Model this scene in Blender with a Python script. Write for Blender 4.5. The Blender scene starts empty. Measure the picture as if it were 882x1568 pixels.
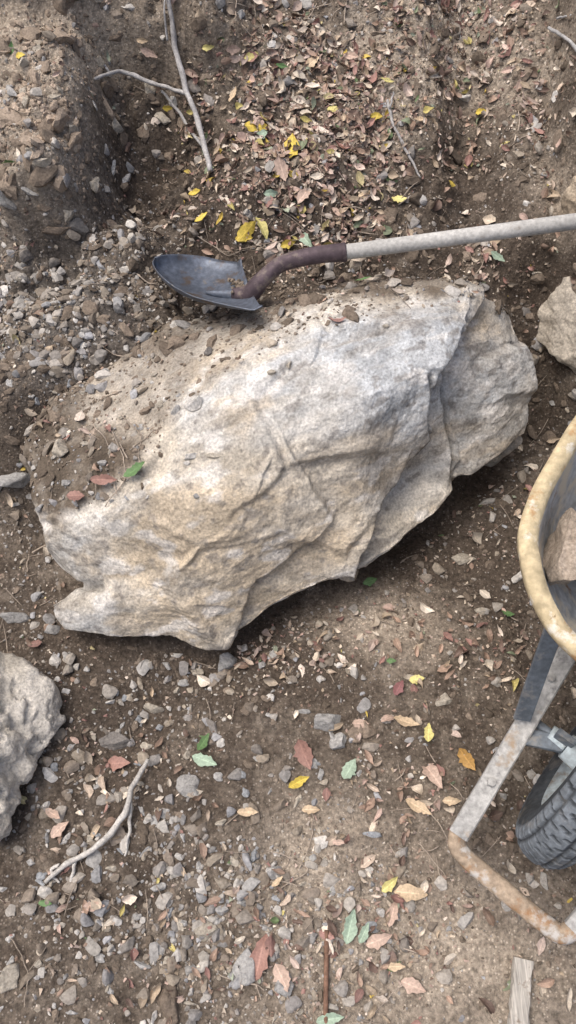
import bpy, math, random
import numpy as np
from mathutils import Vector
from mathutils.bvhtree import BVHTree
rng=np.random.default_rng(11); random.seed(5)
scene=bpy.context.scene
# ---------------------------------------------------------------- survey: photo measurements -> metres
FP=1207.0; EYE=np.array([0,0,1.65]); TA=math.radians(28); CA,SA=math.cos(TA),math.sin(TA)
def ray(u,v):
    x=(np.asarray(u,float)-441)/FP; y=-(np.asarray(v,float)-784)/FP
    return np.stack([x, y*CA+SA, y*SA-CA],-1)
def at(u,v,z):
    d=ray(u,v); t=(np.asarray(z,float)-EYE[2])/d[...,2]
    return EYE+d*t[...,None]
def survey(x,y,z):
    z=z-EYE[2]; yc=y*CA+z*SA; zc=np.minimum(y*-SA+z*CA,-.05)
    return 441+FP*x/(-zc), 784-FP*yc/(-zc)
# ---------------------------------------------------------------- noise
def _h(ix,iy,iz,s):
    n=(ix*374761393+iy*668265263+iz*2147483647+s*974634777)&0xffffffff
    n=((n^(n>>13))*1274126177)&0xffffffff
    n=((n^(n>>16))*2246822519)&0xffffffff
    return ((n^(n>>15))&0xffffff)/float(0xffffff)
def vn(x,y,z,s=0):
    x,y,z=np.broadcast_arrays(np.asarray(x,float),np.asarray(y,float),np.asarray(z,float))
    ix,iy,iz=np.floor(x),np.floor(y),np.floor(z); fx,fy,fz=x-ix,y-iy,z-iz
    ix=ix.astype(np.int64);iy=iy.astype(np.int64);iz=iz.astype(np.int64)
    fx=fx*fx*(3-2*fx);fy=fy*fy*(3-2*fy);fz=fz*fz*(3-2*fz)
    r=0
    for a in (0,1):
        for b in (0,1):
            for c in (0,1):
                r=r+_h(ix+a,iy+b,iz+c,s)*(fx if a else 1-fx)*(fy if b else 1-fy)*(fz if c else 1-fz)
    return r*2-1
def fbm(x,y,z,o=4,s=0,g=.5):
    r=0;a=1;t=0
    for i in range(o):
        k=2.03**i
        r=r+a*vn(x*k+i*7.3,y*k+i*3.1,z*k+i*5.7,s+i); t+=a; a*=g
    return r/t
def ss(x,a,b):
    t=np.clip((np.asarray(x,float)-a)/(b-a),0,1); return t*t*(3-2*t)
def gb(u,v,cu,cv,su,sv): return np.exp(-((u-cu)/su)**2-((v-cv)/sv)**2)
def step(n,k,a=.3,b=.7):
    n=n*k; f=np.floor(n); return (f+ss(n-f,a,b))/k
# ---------------------------------------------------------------- terrain height
def hbase(x,y):
    st=.80+.22*ss(x,.3,.6)-.05*ss(x,-.4,-.8)+.04*vn(x*3,.5,.5,3)
    amp=.33-.07*ss(x,-.35,-.8)
    h=amp*ss((y-st)/.45,0,1)
    yy=np.clip(y-1.3,0,9); h=h+.34*yy/(1+.04*yy)
    wv=.05*vn(x*5,y*5,.4,5)
    # dug banks: left ledge, hollow, upper lip, trench right of the litter, right-hand bank
    h=h+.17*ss(y+wv,1.40,1.47)*ss(x+wv,-.40,-.50)
    h=h-.19*np.exp(-((x+.34)/.13)**2-((y-1.66)/.17)**2)
    h=h+.10*ss(y+wv,1.84,1.89)*ss(x,-.05,-.2)
    h=h-.06*np.exp(-((x+.19)/.14)**2-((y-1.27)/.07)**2)
    h=h-.04*np.exp(-((x-.30)/.30)**2-((y-1.32)/.06)**2)
    h=h-.10*np.exp(-((x-.44)/.08)**2-((y-1.75)/.35)**2)
    h=h+.18*ss(x+wv,.61,.67)*ss(y,1.05,1.15)
    # soil banked against the back-left of the boulder
    h=h+.085*np.exp(-((x+.62)/.11)**2-((y-.97)/.14)**2)+.045*np.exp(-((x+.44)/.15)**2-((y-1.12)/.10)**2)
    # shallow scour under the front edge of the boulder
    dfr=np.abs((y-.60)-.78*(x+.05)); h=h-.035*np.exp(-(dfr/.10)**2)*ss(x,-.5,-.3)*ss(x,.62,.45)
    return h
def hgt(x,y):
    x=np.asarray(x,float);y=np.asarray(y,float)
    near=np.exp(-np.maximum(0,np.hypot(x,y-1)-4)/6)
    up=ss(y,.9,1.4)
    h=hbase(x,y)
    h=h+(.024+.03*up)*fbm(x*2.6,y*2.6,.3,3,1)*near
    m=fbm(x*9,y*9,.7,3,21)
    h=h+(.012+.014*up)*m*near
    bank=up*ss(x,.0,-.25)
    t=fbm(x*6+.1*m,y*6,.1,4,25); h=h+(.020*up+.060*bank)*step(t,5,.3,.7)*near
    b=fbm(x*26,y*26,.2,3,31); h=h+(.005+.009*up+.008*bank)*b*near
    h=h+.0035*(1-np.abs(fbm(x*60,y*60,.9,2,41))*2)*near*(.7+.9*up)
    return h+.8*fbm(x*.08,y*.08,0,2,77)*(1-near)
def hn(x,y,e=.012):
    h0=hgt(x,y); dx=(hgt(x+e,y)-h0)/e; dy=(hgt(x,y+e)-h0)/e
    n=np.stack([-dx,-dy,np.ones_like(dx)],-1); return n/np.linalg.norm(n,axis=-1,keepdims=True),h0
# ---------------------------------------------------------------- mesh helpers
def mesh_np(name,V,Fa,mat,smooth=True,col=None,uv=None,link=True):
    V=np.asarray(V,np.float32).reshape(-1,3); Fa=np.asarray(Fa,np.int32); k=Fa.shape[1]
    me=bpy.data.meshes.new(name); me.vertices.add(len(V)); me.vertices.foreach_set('co',V.ravel())
    me.loops.add(Fa.size); me.loops.foreach_set('vertex_index',Fa.ravel())
    me.polygons.add(len(Fa)); me.polygons.foreach_set('loop_start',np.arange(len(Fa),dtype=np.int32)*k)
    me.update(calc_edges=True)
    me.polygons.foreach_set('use_smooth',np.full(len(Fa),bool(smooth)))
    if col is not None:
        a=me.attributes.new('Col','FLOAT_COLOR','POINT'); c=np.ones((len(V),4),np.float32); c[:,:3]=np.clip(col,0,1); a.data.foreach_set('color',c.ravel())
    if uv is not None:
        l=me.uv_layers.new(name='UVMap'); l.data.foreach_set('uv',np.asarray(uv,np.float32)[Fa.ravel()].ravel())
    me.materials.append(mat); me.update()
    ob=bpy.data.objects.new(name,me)
    if link: scene.collection.objects.link(ob)
    return ob
def gridfaces(n,m,wrap=False):
    i=np.arange(n-1)[:,None]; mm=m if wrap else m-1; j=np.arange(mm)[None,:]; j2=(j+1)%m
    return np.stack([i*m+j,i*m+j2,(i+1)*m+j2,(i+1)*m+j],-1).reshape(-1,4)
def vmat(name,base=None,rough=.85,metal=0,n1=(8,.75,1.2),n2=(90,.75,1.25),bump=(160,.25,.002),spec=.3,extra=None,det=3):
    m=bpy.data.materials.new(name); m.use_nodes=True; nt=m.node_tree; N=nt.nodes; L=nt.links
    p=N['Principled BSDF']; p.inputs['Roughness'].default_value=rough; p.inputs['Metallic'].default_value=metal
    p.inputs['Specular IOR Level'].default_value=spec
    tc=N.new('ShaderNodeTexCoord')
    if base is None:
        a=N.new('ShaderNodeAttribute'); a.attribute_name='Col'; c=a.outputs['Color']
    else:
        a=N.new('ShaderNodeRGB'); a.outputs[0].default_value=(*base,1); c=a.outputs[0]
    for q in (n1,n2):
        if q is None: continue
        (sc,lo,hi)=q
        n=N.new('ShaderNodeTexNoise'); n.inputs['Scale'].default_value=sc; n.inputs['Detail'].default_value=det; n.inputs['Roughness'].default_value=.6
        L.new(tc.outputs['Object'],n.inputs['Vector'])
        r=N.new('ShaderNodeMapRange'); r.inputs[1].default_value=.3; r.inputs[2].default_value=.7; r.inputs[3].default_value=lo; r.inputs[4].default_value=hi
        L.new(n.outputs['Fac'],r.inputs[0])
        mx=N.new('ShaderNodeVectorMath'); mx.operation='SCALE'; L.new(c,mx.inputs[0]); L.new(r.outputs[0],mx.inputs['Scale']); c=mx.outputs[0]
    if extra is not None:
        for (ec,sc,lo,hi) in extra:
            n=N.new('ShaderNodeTexNoise'); n.inputs['Scale'].default_value=sc; n.inputs['Detail'].default_value=5; n.inputs['Roughness'].default_value=.65
            L.new(tc.outputs['Object'],n.inputs['Vector'])
            r=N.new('ShaderNodeMapRange'); r.inputs[1].default_value=lo; r.inputs[2].default_value=hi; L.new(n.outputs['Fac'],r.inputs[0])
            mx=N.new('ShaderNodeMix'); mx.data_type='RGBA'; L.new(r.outputs[0],mx.inputs[0]); L.new(c,mx.inputs[6]); mx.inputs[7].default_value=(*ec,1); c=mx.outputs[2]
    L.new(c,p.inputs['Base Color'])
    if bump:
        n=N.new('ShaderNodeTexNoise'); n.inputs['Scale'].default_value=bump[0]; n.inputs['Detail'].default_value=det; n.inputs['Roughness'].default_value=.65
        L.new(tc.outputs['Object'],n.inputs['Vector'])
        b=N.new('ShaderNodeBump'); b.inputs['Strength'].default_value=bump[1]; b.inputs['Distance'].default_value=bump[2]
        L.new(n.outputs['Fac'],b.inputs['Height']); L.new(b.outputs[0],p.inputs['Normal'])
    return m
M_ground=vmat('soil',n1=None,n2=(120,.5,1.5),bump=(200,1,.005),rough=.95,spec=.12,det=4)
nt=M_ground.node_tree; N=nt.nodes; L=nt.links; p=N['Principled BSDF']; src=p.inputs['Base Color'].links[0].from_socket
tc=N.new('ShaderNodeTexCoord'); vo=N.new('ShaderNodeTexVoronoi'); vo.inputs['Scale'].default_value=190; L.new(tc.outputs['Object'],vo.inputs['Vector'])
sx=N.new('ShaderNodeSeparateColor'); L.new(vo.outputs['Color'],sx.inputs[0])
r1=N.new('ShaderNodeMapRange'); r1.inputs[1].default_value=.74; r1.inputs[2].default_value=.78; L.new(sx.outputs[0],r1.inputs[0])
r2=N.new('ShaderNodeMapRange'); r2.inputs[1].default_value=.42; r2.inputs[2].default_value=.30; L.new(vo.outputs['Distance'],r2.inputs[0])
mu=N.new('ShaderNodeMath'); mu.operation='MULTIPLY'; L.new(r1.outputs[0],mu.inputs[0]); L.new(r2.outputs[0],mu.inputs[1])
sc=N.new('ShaderNodeVectorMath'); sc.operation='MULTIPLY_ADD'; L.new(src,sc.inputs[0]); sc.inputs[1].default_value=(1.5,1.5,1.5); sc.inputs[2].default_value=(.05,.05,.048)
mx=N.new('ShaderNodeMix'); mx.data_type='RGBA'; L.new(mu.outputs[0],mx.inputs[0]); L.new(src,mx.inputs[6]); L.new(sc.outputs[0],mx.inputs[7]); L.new(mx.outputs[2],p.inputs['Base Color'])

M_rock=vmat('weathered_rock',n1=(45,.88,1.10),n2=(190,.62,1.30),bump=(110,.8,.0045),rough=.9,spec=.2,det=5)
M_stone=vmat('stone',n1=None,n2=(160,.7,1.25),bump=None,rough=.9,spec=.2)
M_clod=vmat('soil_clod',n1=None,n2=(220,.65,1.3),bump=None,rough=.95,spec=.1)
M_bark=vmat('dry_branch',n1=(40,.75,1.2),n2=(200,.7,1.2),bump=(200,.5,.002),rough=.85)
M_leaf=vmat('dry_leaf',n1=None,n2=(200,.75,1.2),bump=None,rough=.6,spec=.35)
nt=M_leaf.node_tree; N=nt.nodes; L=nt.links; p=N['Principled BSDF']; src=p.inputs['Base Color'].links[0].from_socket
uvn=N.new('ShaderNodeUVMap'); sp=N.new('ShaderNodeSeparateXYZ'); L.new(uvn.outputs[0],sp.inputs[0])
a=N.new('ShaderNodeMath'); a.operation='ABSOLUTE'; L.new(sp.outputs[0],a.inputs[0])
r=N.new('ShaderNodeMapRange'); r.inputs[1].default_value=.03; r.inputs[2].default_value=.14; r.inputs[3].default_value=1.3; r.inputs[4].default_value=1; L.new(a.outputs[0],r.inputs[0])
s2=N.new('ShaderNodeVectorMath'); s2.operation='SCALE'; L.new(src,s2.inputs[0]); L.new(r.outputs[0],s2.inputs['Scale']); L.new(s2.outputs[0],p.inputs['Base Color'])

# ---------------------------------------------------------------- ground sheet
def axis(a,b,st,far):
    c=np.arange(a,b+1e-6,st); ext=[];d=st;p=b
    while p<far: d*=1.22; p+=d; ext.append(p)
    lo=[];d=st;p=a
    while p>-far: d*=1.22; p-=d; lo.append(p)
    return np.concatenate([np.array(lo[::-1]),c,np.array(ext)])
gx=axis(-1.1,1.1,.005,90); gy=axis(-.3,2.3,.005,90)
X,Y=np.meshgrid(gx,gy); Z=hgt(X,Y)
U,Vv=survey(X,Y,Z)
far=np.hypot(X,Y-1)>3
n=fbm(X*5,Y*5,.2,4,51); n2=fbm(X*18,Y*18,.2,3,61); n3=fbm(X*50,Y*50,.2,3,65)
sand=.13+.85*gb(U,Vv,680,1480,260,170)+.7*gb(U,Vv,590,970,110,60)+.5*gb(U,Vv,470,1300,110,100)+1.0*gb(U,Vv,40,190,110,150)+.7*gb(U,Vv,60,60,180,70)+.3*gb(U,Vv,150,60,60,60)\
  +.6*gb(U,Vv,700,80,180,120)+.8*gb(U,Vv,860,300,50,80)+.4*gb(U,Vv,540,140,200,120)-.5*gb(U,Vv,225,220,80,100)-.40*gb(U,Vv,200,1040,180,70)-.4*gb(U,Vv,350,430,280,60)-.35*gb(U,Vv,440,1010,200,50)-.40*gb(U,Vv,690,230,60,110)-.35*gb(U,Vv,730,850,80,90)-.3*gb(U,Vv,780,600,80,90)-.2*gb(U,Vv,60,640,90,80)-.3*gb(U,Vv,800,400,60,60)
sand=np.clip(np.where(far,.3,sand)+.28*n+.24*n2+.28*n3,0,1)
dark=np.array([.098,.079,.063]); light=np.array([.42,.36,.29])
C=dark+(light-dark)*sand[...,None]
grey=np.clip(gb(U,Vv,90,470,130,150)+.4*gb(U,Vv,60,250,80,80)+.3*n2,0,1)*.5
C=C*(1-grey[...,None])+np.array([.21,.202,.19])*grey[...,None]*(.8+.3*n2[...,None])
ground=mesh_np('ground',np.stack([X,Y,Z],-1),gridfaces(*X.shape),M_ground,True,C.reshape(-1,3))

# ---------------------------------------------------------------- boulder
def cr(P,n,lin=.4):
    P=np.asarray(P,float); m=len(P); t=np.linspace(0,m-1-1e-6,n); i=t.astype(int); f=(t-i).reshape((-1,)+(1,)*(P.ndim-1))
    g=lambda k:P[np.clip(k,0,m-1)]
    p0,p1,p2,p3=g(i-1),g(i),g(i+1),g(i+2)
    s=.5*(2*p1+(p2-p0)*f+(2*p0-5*p1+4*p2-p3)*f*f+(-p0+3*p1-3*p2+p3)*f**3)
    return (1-lin)*s+lin*(p1+(p2-p1)*f)
ST=[
 [(98,963),(76,925),(124,893),(66,840),(60,795),(60,745),(45,690)],
 [(180,978),(150,945),(165,895),(130,840),(125,800),(120,725),(95,620)],
 [(258,972),(250,930),(235,880),(215,830),(205,770),(200,680),(180,560)],
 [(315,992),(305,945),(290,890),(280,820),(270,740),(270,630),(260,515)],
 [(372,972),(365,925),(355,870),(350,790),(345,700),(350,585),(350,488)],
 [(425,932),(425,885),(420,840),(420,760),(420,670),(430,555),(430,468)],
 [(505,888),(500,850),(500,800),(495,730),(500,640),(510,530),(510,452)],
 [(570,880),(568,828),(560,775),(560,700),(560,610),(570,510),(570,442)],
 [(625,830),(615,785),(610,735),(610,665),(620,580),(630,492),(630,438)],
 [(665,792),(655,745),(650,700),(660,640),(680,560),(690,478),(690,438)],
 [(705,748),(702,715),(703,670),(712,600),(720,540),(722,482),(735,443)],
 [(762,703),(762,670),(762,625),(763,570),(763,520),(763,482),(773,460)],
 [(805,665),(814,635),(814,595),(812,560),(803,525),(795,500),(785,482)]]
ZT=[
 [.07,.10,.12,.17,.20,.22,.20],
 [.07,.12,.16,.21,.25,.27,.25],
 [.07,.14,.20,.26,.31,.33,.30],
 [.06,.14,.22,.30,.35,.39,.34],
 [.07,.15,.23,.32,.38,.43,.37],
 [.10,.17,.24,.33,.40,.45,.39],
 [.13,.18,.24,.33,.42,.46,.41],
 [.12,.18,.25,.34,.43,.46,.42],
 [.13,.18,.24,.34,.43,.46,.42],
 [.13,.19,.25,.34,.43,.45,.42],
 [.15,.20,.25,.33,.40,.43,.41],
 [.15,.19,.25,.31,.36,.38,.37],
 [.15,.18,.22,.26,.29,.31,.31]]
ST=np.array(ST,float); ZT=np.array(ZT)
P=at(ST[...,0],ST[...,1],ZT)
axd=P[-1].mean(0)-P[0].mean(0); axd[2]=0; axd/=np.linalg.norm(axd); bk=np.array([-axd[1],axd[0],0])
def sh(Q,k,z): R=Q+bk*k; R[...,2]=z; return R
ed=P[:,0]; gg=P[:,-1]
rows=[sh(ed,.26,-.15),sh(ed,.13,-.04)]
e1=sh(ed,.025,0); e1[:,2]=ed[:,2]*.60; rows.append(e1)
rows+= [P[:,k] for k in range(7)]
b1=sh(gg,.07,0); b1[:,2]=gg[:,2]-.07; b2=sh(gg,.12,0); b2[:,2]=gg[:,2]-.25; b3=sh(gg,.10,-.15); rows+=[b1,b2,b3]
G=np.stack(rows,1)
def cap(R,dirn):
    c=R.mean(0); a=R+dirn*.01; a=a*.8+c*.2+(-dirn)*.02; a[:,2]=R[:,2]-.10; b=R*.55+c*.45-dirn*.08; b[:,2]=-.12; return a,b
a0,b0=cap(G[0],-axd); a1,b1_=cap(G[-1],axd)
G=np.concatenate([[b0],[a0],G,[a1],[b1_]],0)
NS,NR=660,450
S=cr(G,NS); S=np.swapaxes(cr(np.swapaxes(S,0,1),NR),0,1)
def gnorm(S):
    du=np.gradient(S,axis=0); dv=np.gradient(S,axis=1); n=np.cross(du,dv); return n/(np.linalg.norm(n,axis=-1,keepdims=True)+1e-9)
Nn=gnorm(S)
if Nn[NS//2,NR//2,2]<0: Nn=-Nn; flip=True
else: flip=False
la=S@axd; lb=S@bk; lc=S[...,2]
w=.05*fbm(la*3,lb*3,lc*3,3,101)
lay=fbm(la*2.0,(lb*.8-lc*.9+w)*7,(lb+lc)*2,3,111); te=step(lay,5,.34,.66)
r_=np.random.default_rng(77); NC=90; ctr=np.stack([r_.uniform(la.min(),la.max(),NC),r_.uniform(lb.min(),lb.max(),NC),r_.uniform(0,.5,NC)],-1)
Q=np.stack([la+.035*fbm(la*7,lb*7,lc*7,3,301),lb+.035*fbm(la*7,lb*7,lc*7,3,305),lc],-1).reshape(-1,3)
d1=np.full(len(Q),9.);d2=np.full(len(Q),9.);idx=np.zeros(len(Q),int)
for i,c in enumerate(ctr):
    dd_=np.linalg.norm((Q-c)*np.array([.7,1,1]),axis=1); m=dd_<d1; d2=np.where(m,d1,np.minimum(d2,dd_)); idx=np.where(m,i,idx); d1=np.where(m,dd_,d1)
tl=r_.normal(size=(NC,3))*.05; fac=((Q-ctr[idx])*tl[idx]).sum(1)+r_.normal(size=NC)[idx]*.002
fac=(fac*ss(d2-d1,0,.018)).reshape(NS,NR)
ch=fbm(la*10,lb*13+w*20,lc*13,3,125); ce=step(ch,4,.3,.7); ch2=fbm(la*24,lb*34+w*30,lc*34,3,127); ce2=step(ch2,3,.3,.7)
su,sv=survey(S[...,0],S[...,1],S[...,2])
LU=[0,100,170,230,265,330,430,520,620,700,760,830]; LV=[785,795,770,725,645,585,535,505,487,470,486,478]
line=np.interp(su,LU,LV)
dn=fbm(la*6,lb*6,lc*6,4,131); dn2=fbm(la*22,lb*30,lc*30,4,135)
dd=line-sv+dn*70+dn2*40
dirt=ss(dd,-10,70)
full=np.clip(ss(dd,30,100)*ss(su,330,470)+ss(dd,0,50)*ss(su+40*dn,260,190)*ss(sv+60*dn,650,690)+.9*ss(sv,570,505)*ss(su,380,240)*ss(dd,30,90)+ss(su,150,90)*ss(sv,790,740),0,1)
disp=.012*te+.9*fac+.006*ce+.0018*ce2+.005*fbm(la*6,lb*6,lc*6,3,141)
fine=fbm(la*22,lb*34,lc*34,4,151)
disp=disp+.0028*fine+.0012*fbm(la*90,lb*90,lc*90,2,155)
disp=disp*(1-.5*dirt)*(1-.4*full)+full*(.010+.012*fbm(la*14,lb*14,lc*14,3,161)+.009*fbm(la*45,lb*45,lc*45,3,171))+dirt*.0025*fbm(la*60,lb*60,lc*60,3,172)
def pdist(u,v,pts):
    best=np.full(u.shape,1e9); sg=np.zeros(u.shape)
    for (x0,y0),(x1,y1) in zip(pts[:-1],pts[1:]):
        dx,dy=x1-x0,y1-y0; t=np.clip(((u-x0)*dx+(v-y0)*dy)/(dx*dx+dy*dy),0,1)
        ex,ey=u-x0-t*dx,v-y0-t*dy; d=np.hypot(ex,ey); m=d<best
        best=np.where(m,d,best); sg=np.where(m,np.sign(dx*(v-y0)-dy*(u-x0)),sg)
    return best,sg
wob=18*fbm(la*9,lb*9,lc*9,4,181); wob2=18*fbm(la*9,lb*9,lc*9,4,185)
crk=np.zeros_like(la)
for pts,wd,dep,side in [
  ([(722,500),(700,545),(676,590),(664,665),(628,700),(606,745),(580,790),(560,850)],70,.040,-1),
  ([(716,500),(712,560),(702,620),(706,690),(705,755)],35,.018,-1),
  ([(470,740),(500,800),(450,850),(400,890),(370,960)],90,.016,-1),
  ([(470,560),(440,620),(415,690)],60,.007,-1),
  ([(90,880),(180,925),(290,930)],40,.010,1)]:
    d,sg=pdist(su+wob,sv+wob2,pts); s=(sg*side>0)
    soft=ss(d,0,6 if dep>.012 else 30)
    disp=disp-dep*np.where(s,np.exp(-(d/wd)**1.5),0)*soft
    if dep>.015: crk=np.maximum(crk,np.exp(-(d/3.)**2)*min(1,dep/.04)*ss(dn2,-.3,.2))
for pts,wd,dep in [([(716,500),(712,560),(700,620),(703,680),(705,752)],4,.016),([(664,580),(672,610),(662,668)],4,.014),([(150,900),(127,893)],6,.012)]:
    d,sg=pdist(su+wob*.5,sv+wob2*.5,pts); disp=disp-dep*np.exp(-(d/wd)**2); crk=np.maximum(crk,np.exp(-(d/wd)**2)*.6)
S=S+Nn*disp[...,None]
tan=np.array([.60,.50,.365]); cream=np.array([.67,.61,.51]); blue=np.array([.55,.575,.59]); dk=np.array([.32,.29,.25]); dust=np.array([.39,.345,.285]); soil=np.array([.14,.114,.088])
def mixc(C,c,m): m=np.clip(m,0,1)[...,None]; return C*(1-m)+np.array(c)*m
bl=np.clip(.22+.85*gb(su,sv,650,560,150,110)+.4*gb(su,sv,760,610,70,90)+.4*gb(su,sv,480,640,150,70)-.35*gb(su,sv,450,840,200,110)-.2*gb(su,sv,350,700,80,60)+.35*gb(su,sv,190,860,110,60)+1.1*fbm(la*3.5,lb*9,lc*9,5,191,.6),0,1)
Cb=cream*(1-bl[...,None])+blue*bl[...,None]
tn=ss(fbm(la*4,lb*10,lc*10,5,201,.6)+.42*gb(su,sv,430,830,240,90)+.32*gb(su,sv,280,950,170,50)+.2*gb(su,sv,340,760,120,60)+.2*gb(su,sv,750,690,60,50)-.35*gb(su,sv,650,550,140,110),.0,.42)*.8
Cb=mixc(Cb,tan,tn)
strk=fbm(la*7,(lb-lc)*45,(lb+lc)*12,4,205,.6); Cb=mixc(Cb,[.40,.365,.315],ss(strk,.10,.40)*.5)
Cb=mixc(Cb,dk,ss(fbm(la*9,lb*20,lc*20,5,211,.6),.18,.36)*.5)
Cb=mixc(Cb,[.26,.24,.22],ss(fbm(la*45,lb*60,lc*60,3,215),.20,.40)*.6)
Cb=mixc(Cb,[.82,.80,.76],ss(fbm(la*14,lb*30,lc*30,4,221),.14,.34)*.6)
Cb=Cb*(1+.25*np.clip(ce*2,-.5,.5)[...,None]+.2*np.clip(ce2*1.5,-.5,.5)[...,None])
Cb=Cb*(1-.6*crk[...,None])
dm=np.clip(dirt*(.80+.5*dn2),0,.95); Cb=mixc(Cb,dust,dm); Cb=Cb*(1+.5*(dm*fbm(la*30,lb*30,lc*30,4,225)))[...,None]
fm=np.clip(full*(1.0+.6*dn2),0,1); Cs=soil*(1+.6*fbm(la*20,lb*20,lc*20,3,231)[...,None])+np.array([.05,.042,.033])*ss(dn,0,.5)[...,None]
Cb=Cb*(1-fm[...,None])+Cs*fm[...,None]
fa=gridfaces(NS,NR)
if flip: fa=fa[:,::-1]
boulder=mesh_np('boulder',S,fa,M_rock,True,Cb.reshape(-1,3))
bvh=BVHTree.FromPolygons(S[::3,::3].reshape(-1,3).tolist(),gridfaces(len(range(0,NS,3)),len(range(0,NR,3))).tolist())
cs_=.005; bw,bhh=400,280; BH=np.full((bw,bhh),-1.)
pi=((S[...,0]+1.0)/cs_).astype(int).ravel(); pj=((S[...,1]-.2)/cs_).astype(int).ravel(); ok=(pi>=0)&(pi<bw)&(pj>=0)&(pj<bhh)
np.maximum.at(BH,(pi[ok],pj[ok]),S[...,2].ravel()[ok])
for _ in range(2):
    Pd=np.pad(BH,1,constant_values=-1); nb_=np.stack([Pd[a:a+bw,b:b+bhh] for a in range(3) for b in range(3)]); cnt=(nb_>-.5).sum(0); mxn=nb_.max(0); BH=np.where((BH<-.5)&(cnt>=5),mxn,BH)
gxn,gyn=np.gradient(np.where(BH<-.5,0,BH),cs_)
def tops(x,y):
    n,z=hn(x,y)
    i=((x+1.0)/cs_).astype(int); j=((y-.2)/cs_).astype(int); ins=(i>=0)&(i<bw)&(j>=0)&(j<bhh); i=np.clip(i,0,bw-1); j=np.clip(j,0,bhh-1)
    b=np.where(ins,BH[i,j],-1); on=b>z; bn=np.stack([-np.clip(gxn[i,j],-1.2,1.2),-np.clip(gyn[i,j],-1.2,1.2),np.ones(len(x))],-1); bn/=np.linalg.norm(bn,axis=1,keepdims=True)
    z=np.where(on,b,z); n=np.where(on[:,None],bn,n); return z,n,on
HGX=np.linspace(-1.4,1.4,700); HGY=np.linspace(-.5,3,875); HG=hgt(*np.meshgrid(HGX,HGY,indexing='ij'))
def hgq(x,y):
    fx=np.clip((x+1.4)/2.8*699,0,698.99); fy=np.clip((y+.5)/3.5*874,0,873.99); i=fx.astype(int); j=fy.astype(int); a=fx-i; b=fy-j
    return HG[i,j]*(1-a)*(1-b)+HG[i+1,j]*a*(1-b)+HG[i,j+1]*(1-a)*b+HG[i+1,j+1]*a*b
def hit(u,v):
    d=ray(u,v); t=np.arange(.8,4,.003); p=EYE+d*t[:,None]; b=p[:,2]<hgq(p[:,0],p[:,1]); k=np.argmax(b); tt=t[k] if b.any() else 4
    h=bvh.ray_cast(Vector(EYE),Vector(d).normalized()); q=EYE+d*tt
    if h[0] is not None and h[3]<tt*np.linalg.norm(d): return np.array(h[0])
    return q
# ---------------------------------------------------------------- stones
import bmesh
def ico(s):
    bm=bmesh.new(); bmesh.ops.create_icosphere(bm,subdivisions=s,radius=1); V=np.array([v.co[:] for v in bm.verts]); Fc=np.array([[v.index for v in f.verts] for f in bm.faces]); bm.free(); return V,Fc
def rockshape(sub,seed,rough=.12,cuts=9,lo=.45,hi=.85):
    V,Fc=ico(sub); r=np.random.default_rng(seed)
    for i in range(cuts):
        n=r.normal(size=3); n/=np.linalg.norm(n); d=r.uniform(lo,hi); k=np.maximum(V@n-d,0); V=V-n*k[:,None]
    n=V/np.linalg.norm(V,axis=1,keepdims=True)
    V=V+n*(rough*fbm(V[:,0]*1.7+seed,V[:,1]*1.7,V[:,2]*1.7,4,seed))[:,None]
    return V,Fc
def frames(n,spin,tilt=None,tdir=None):
    if tilt is not None:
        ax=np.stack([np.cos(tdir),np.sin(tdir),0*tdir],-1); n=n+ax*np.tan(tilt)[:,None]; n=n/np.linalg.norm(n,axis=1,keepdims=True)
    a=np.stack([np.cos(spin),np.sin(spin),0*spin],-1); a=a-n*(a*n).sum(1)[:,None]; a/=np.linalg.norm(a,axis=1,keepdims=True)
    b=np.cross(n,a); return np.stack([a,b,n],-1)
def scatter(name,tmpl,pos,R,scl,colr,mat,smooth,uvs=None,jit=0):
    Vs,Fs,Cs,Us=[],[],[],[]; off=0; which=rng.integers(0,len(tmpl),len(pos))
    for k,(TV,TF) in enumerate(tmpl):
        m=np.where(which==k)[0]
        if len(m)==0: continue
        q=TV[None]*scl[m][:,None,:]; q=np.einsum('nij,nvj->nvi',R[m],q)+pos[m][:,None,:]
        n=len(TV); Fs.append((TF[None]+(np.arange(len(m))*n)[:,None,None]).reshape(-1,TF.shape[1])+off); Vs.append(q.reshape(-1,3))
        Cs.append(np.repeat(colr[m],n,0)); off+=len(m)*n
        if uvs is not None: Us.append(np.tile(uvs[k],(len(m),1)))
    return mesh_np(name,np.concatenate(Vs),np.concatenate(Fs),mat,smooth,np.concatenate(Cs),np.concatenate(Us) if uvs is not None else None)
def sample(nc,dens,bd=0,x0=-1.1,x1=1.1,y0=-.3,y1=2.3,cl=5):
    x=rng.uniform(x0,x1,nc); y=rng.uniform(y0,y1,nc); u,v=survey(x,y,hbase(x,y))
    clump=np.clip(.6+1.7*fbm(x*cl,y*cl,.3,4,301),.06,1.7)
    k=rng.random(nc)<dens(u,v)*clump; x,y=x[k],y[k]; z,n,on=tops(x,y)
    if on.any():
        bu,bv=survey(x,y,z); ln=np.interp(bu,LU,LV)
        dd=ln-bv; ok=(dd>8)&(rng.random(len(x))<np.where((bu>380)|(bv>640),bd,bd*.45))
        kk=~on|ok; x,y,z,n=x[kk],y[kk],z[kk],n[kk]
    return np.stack([x,y,z],-1),n
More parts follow.
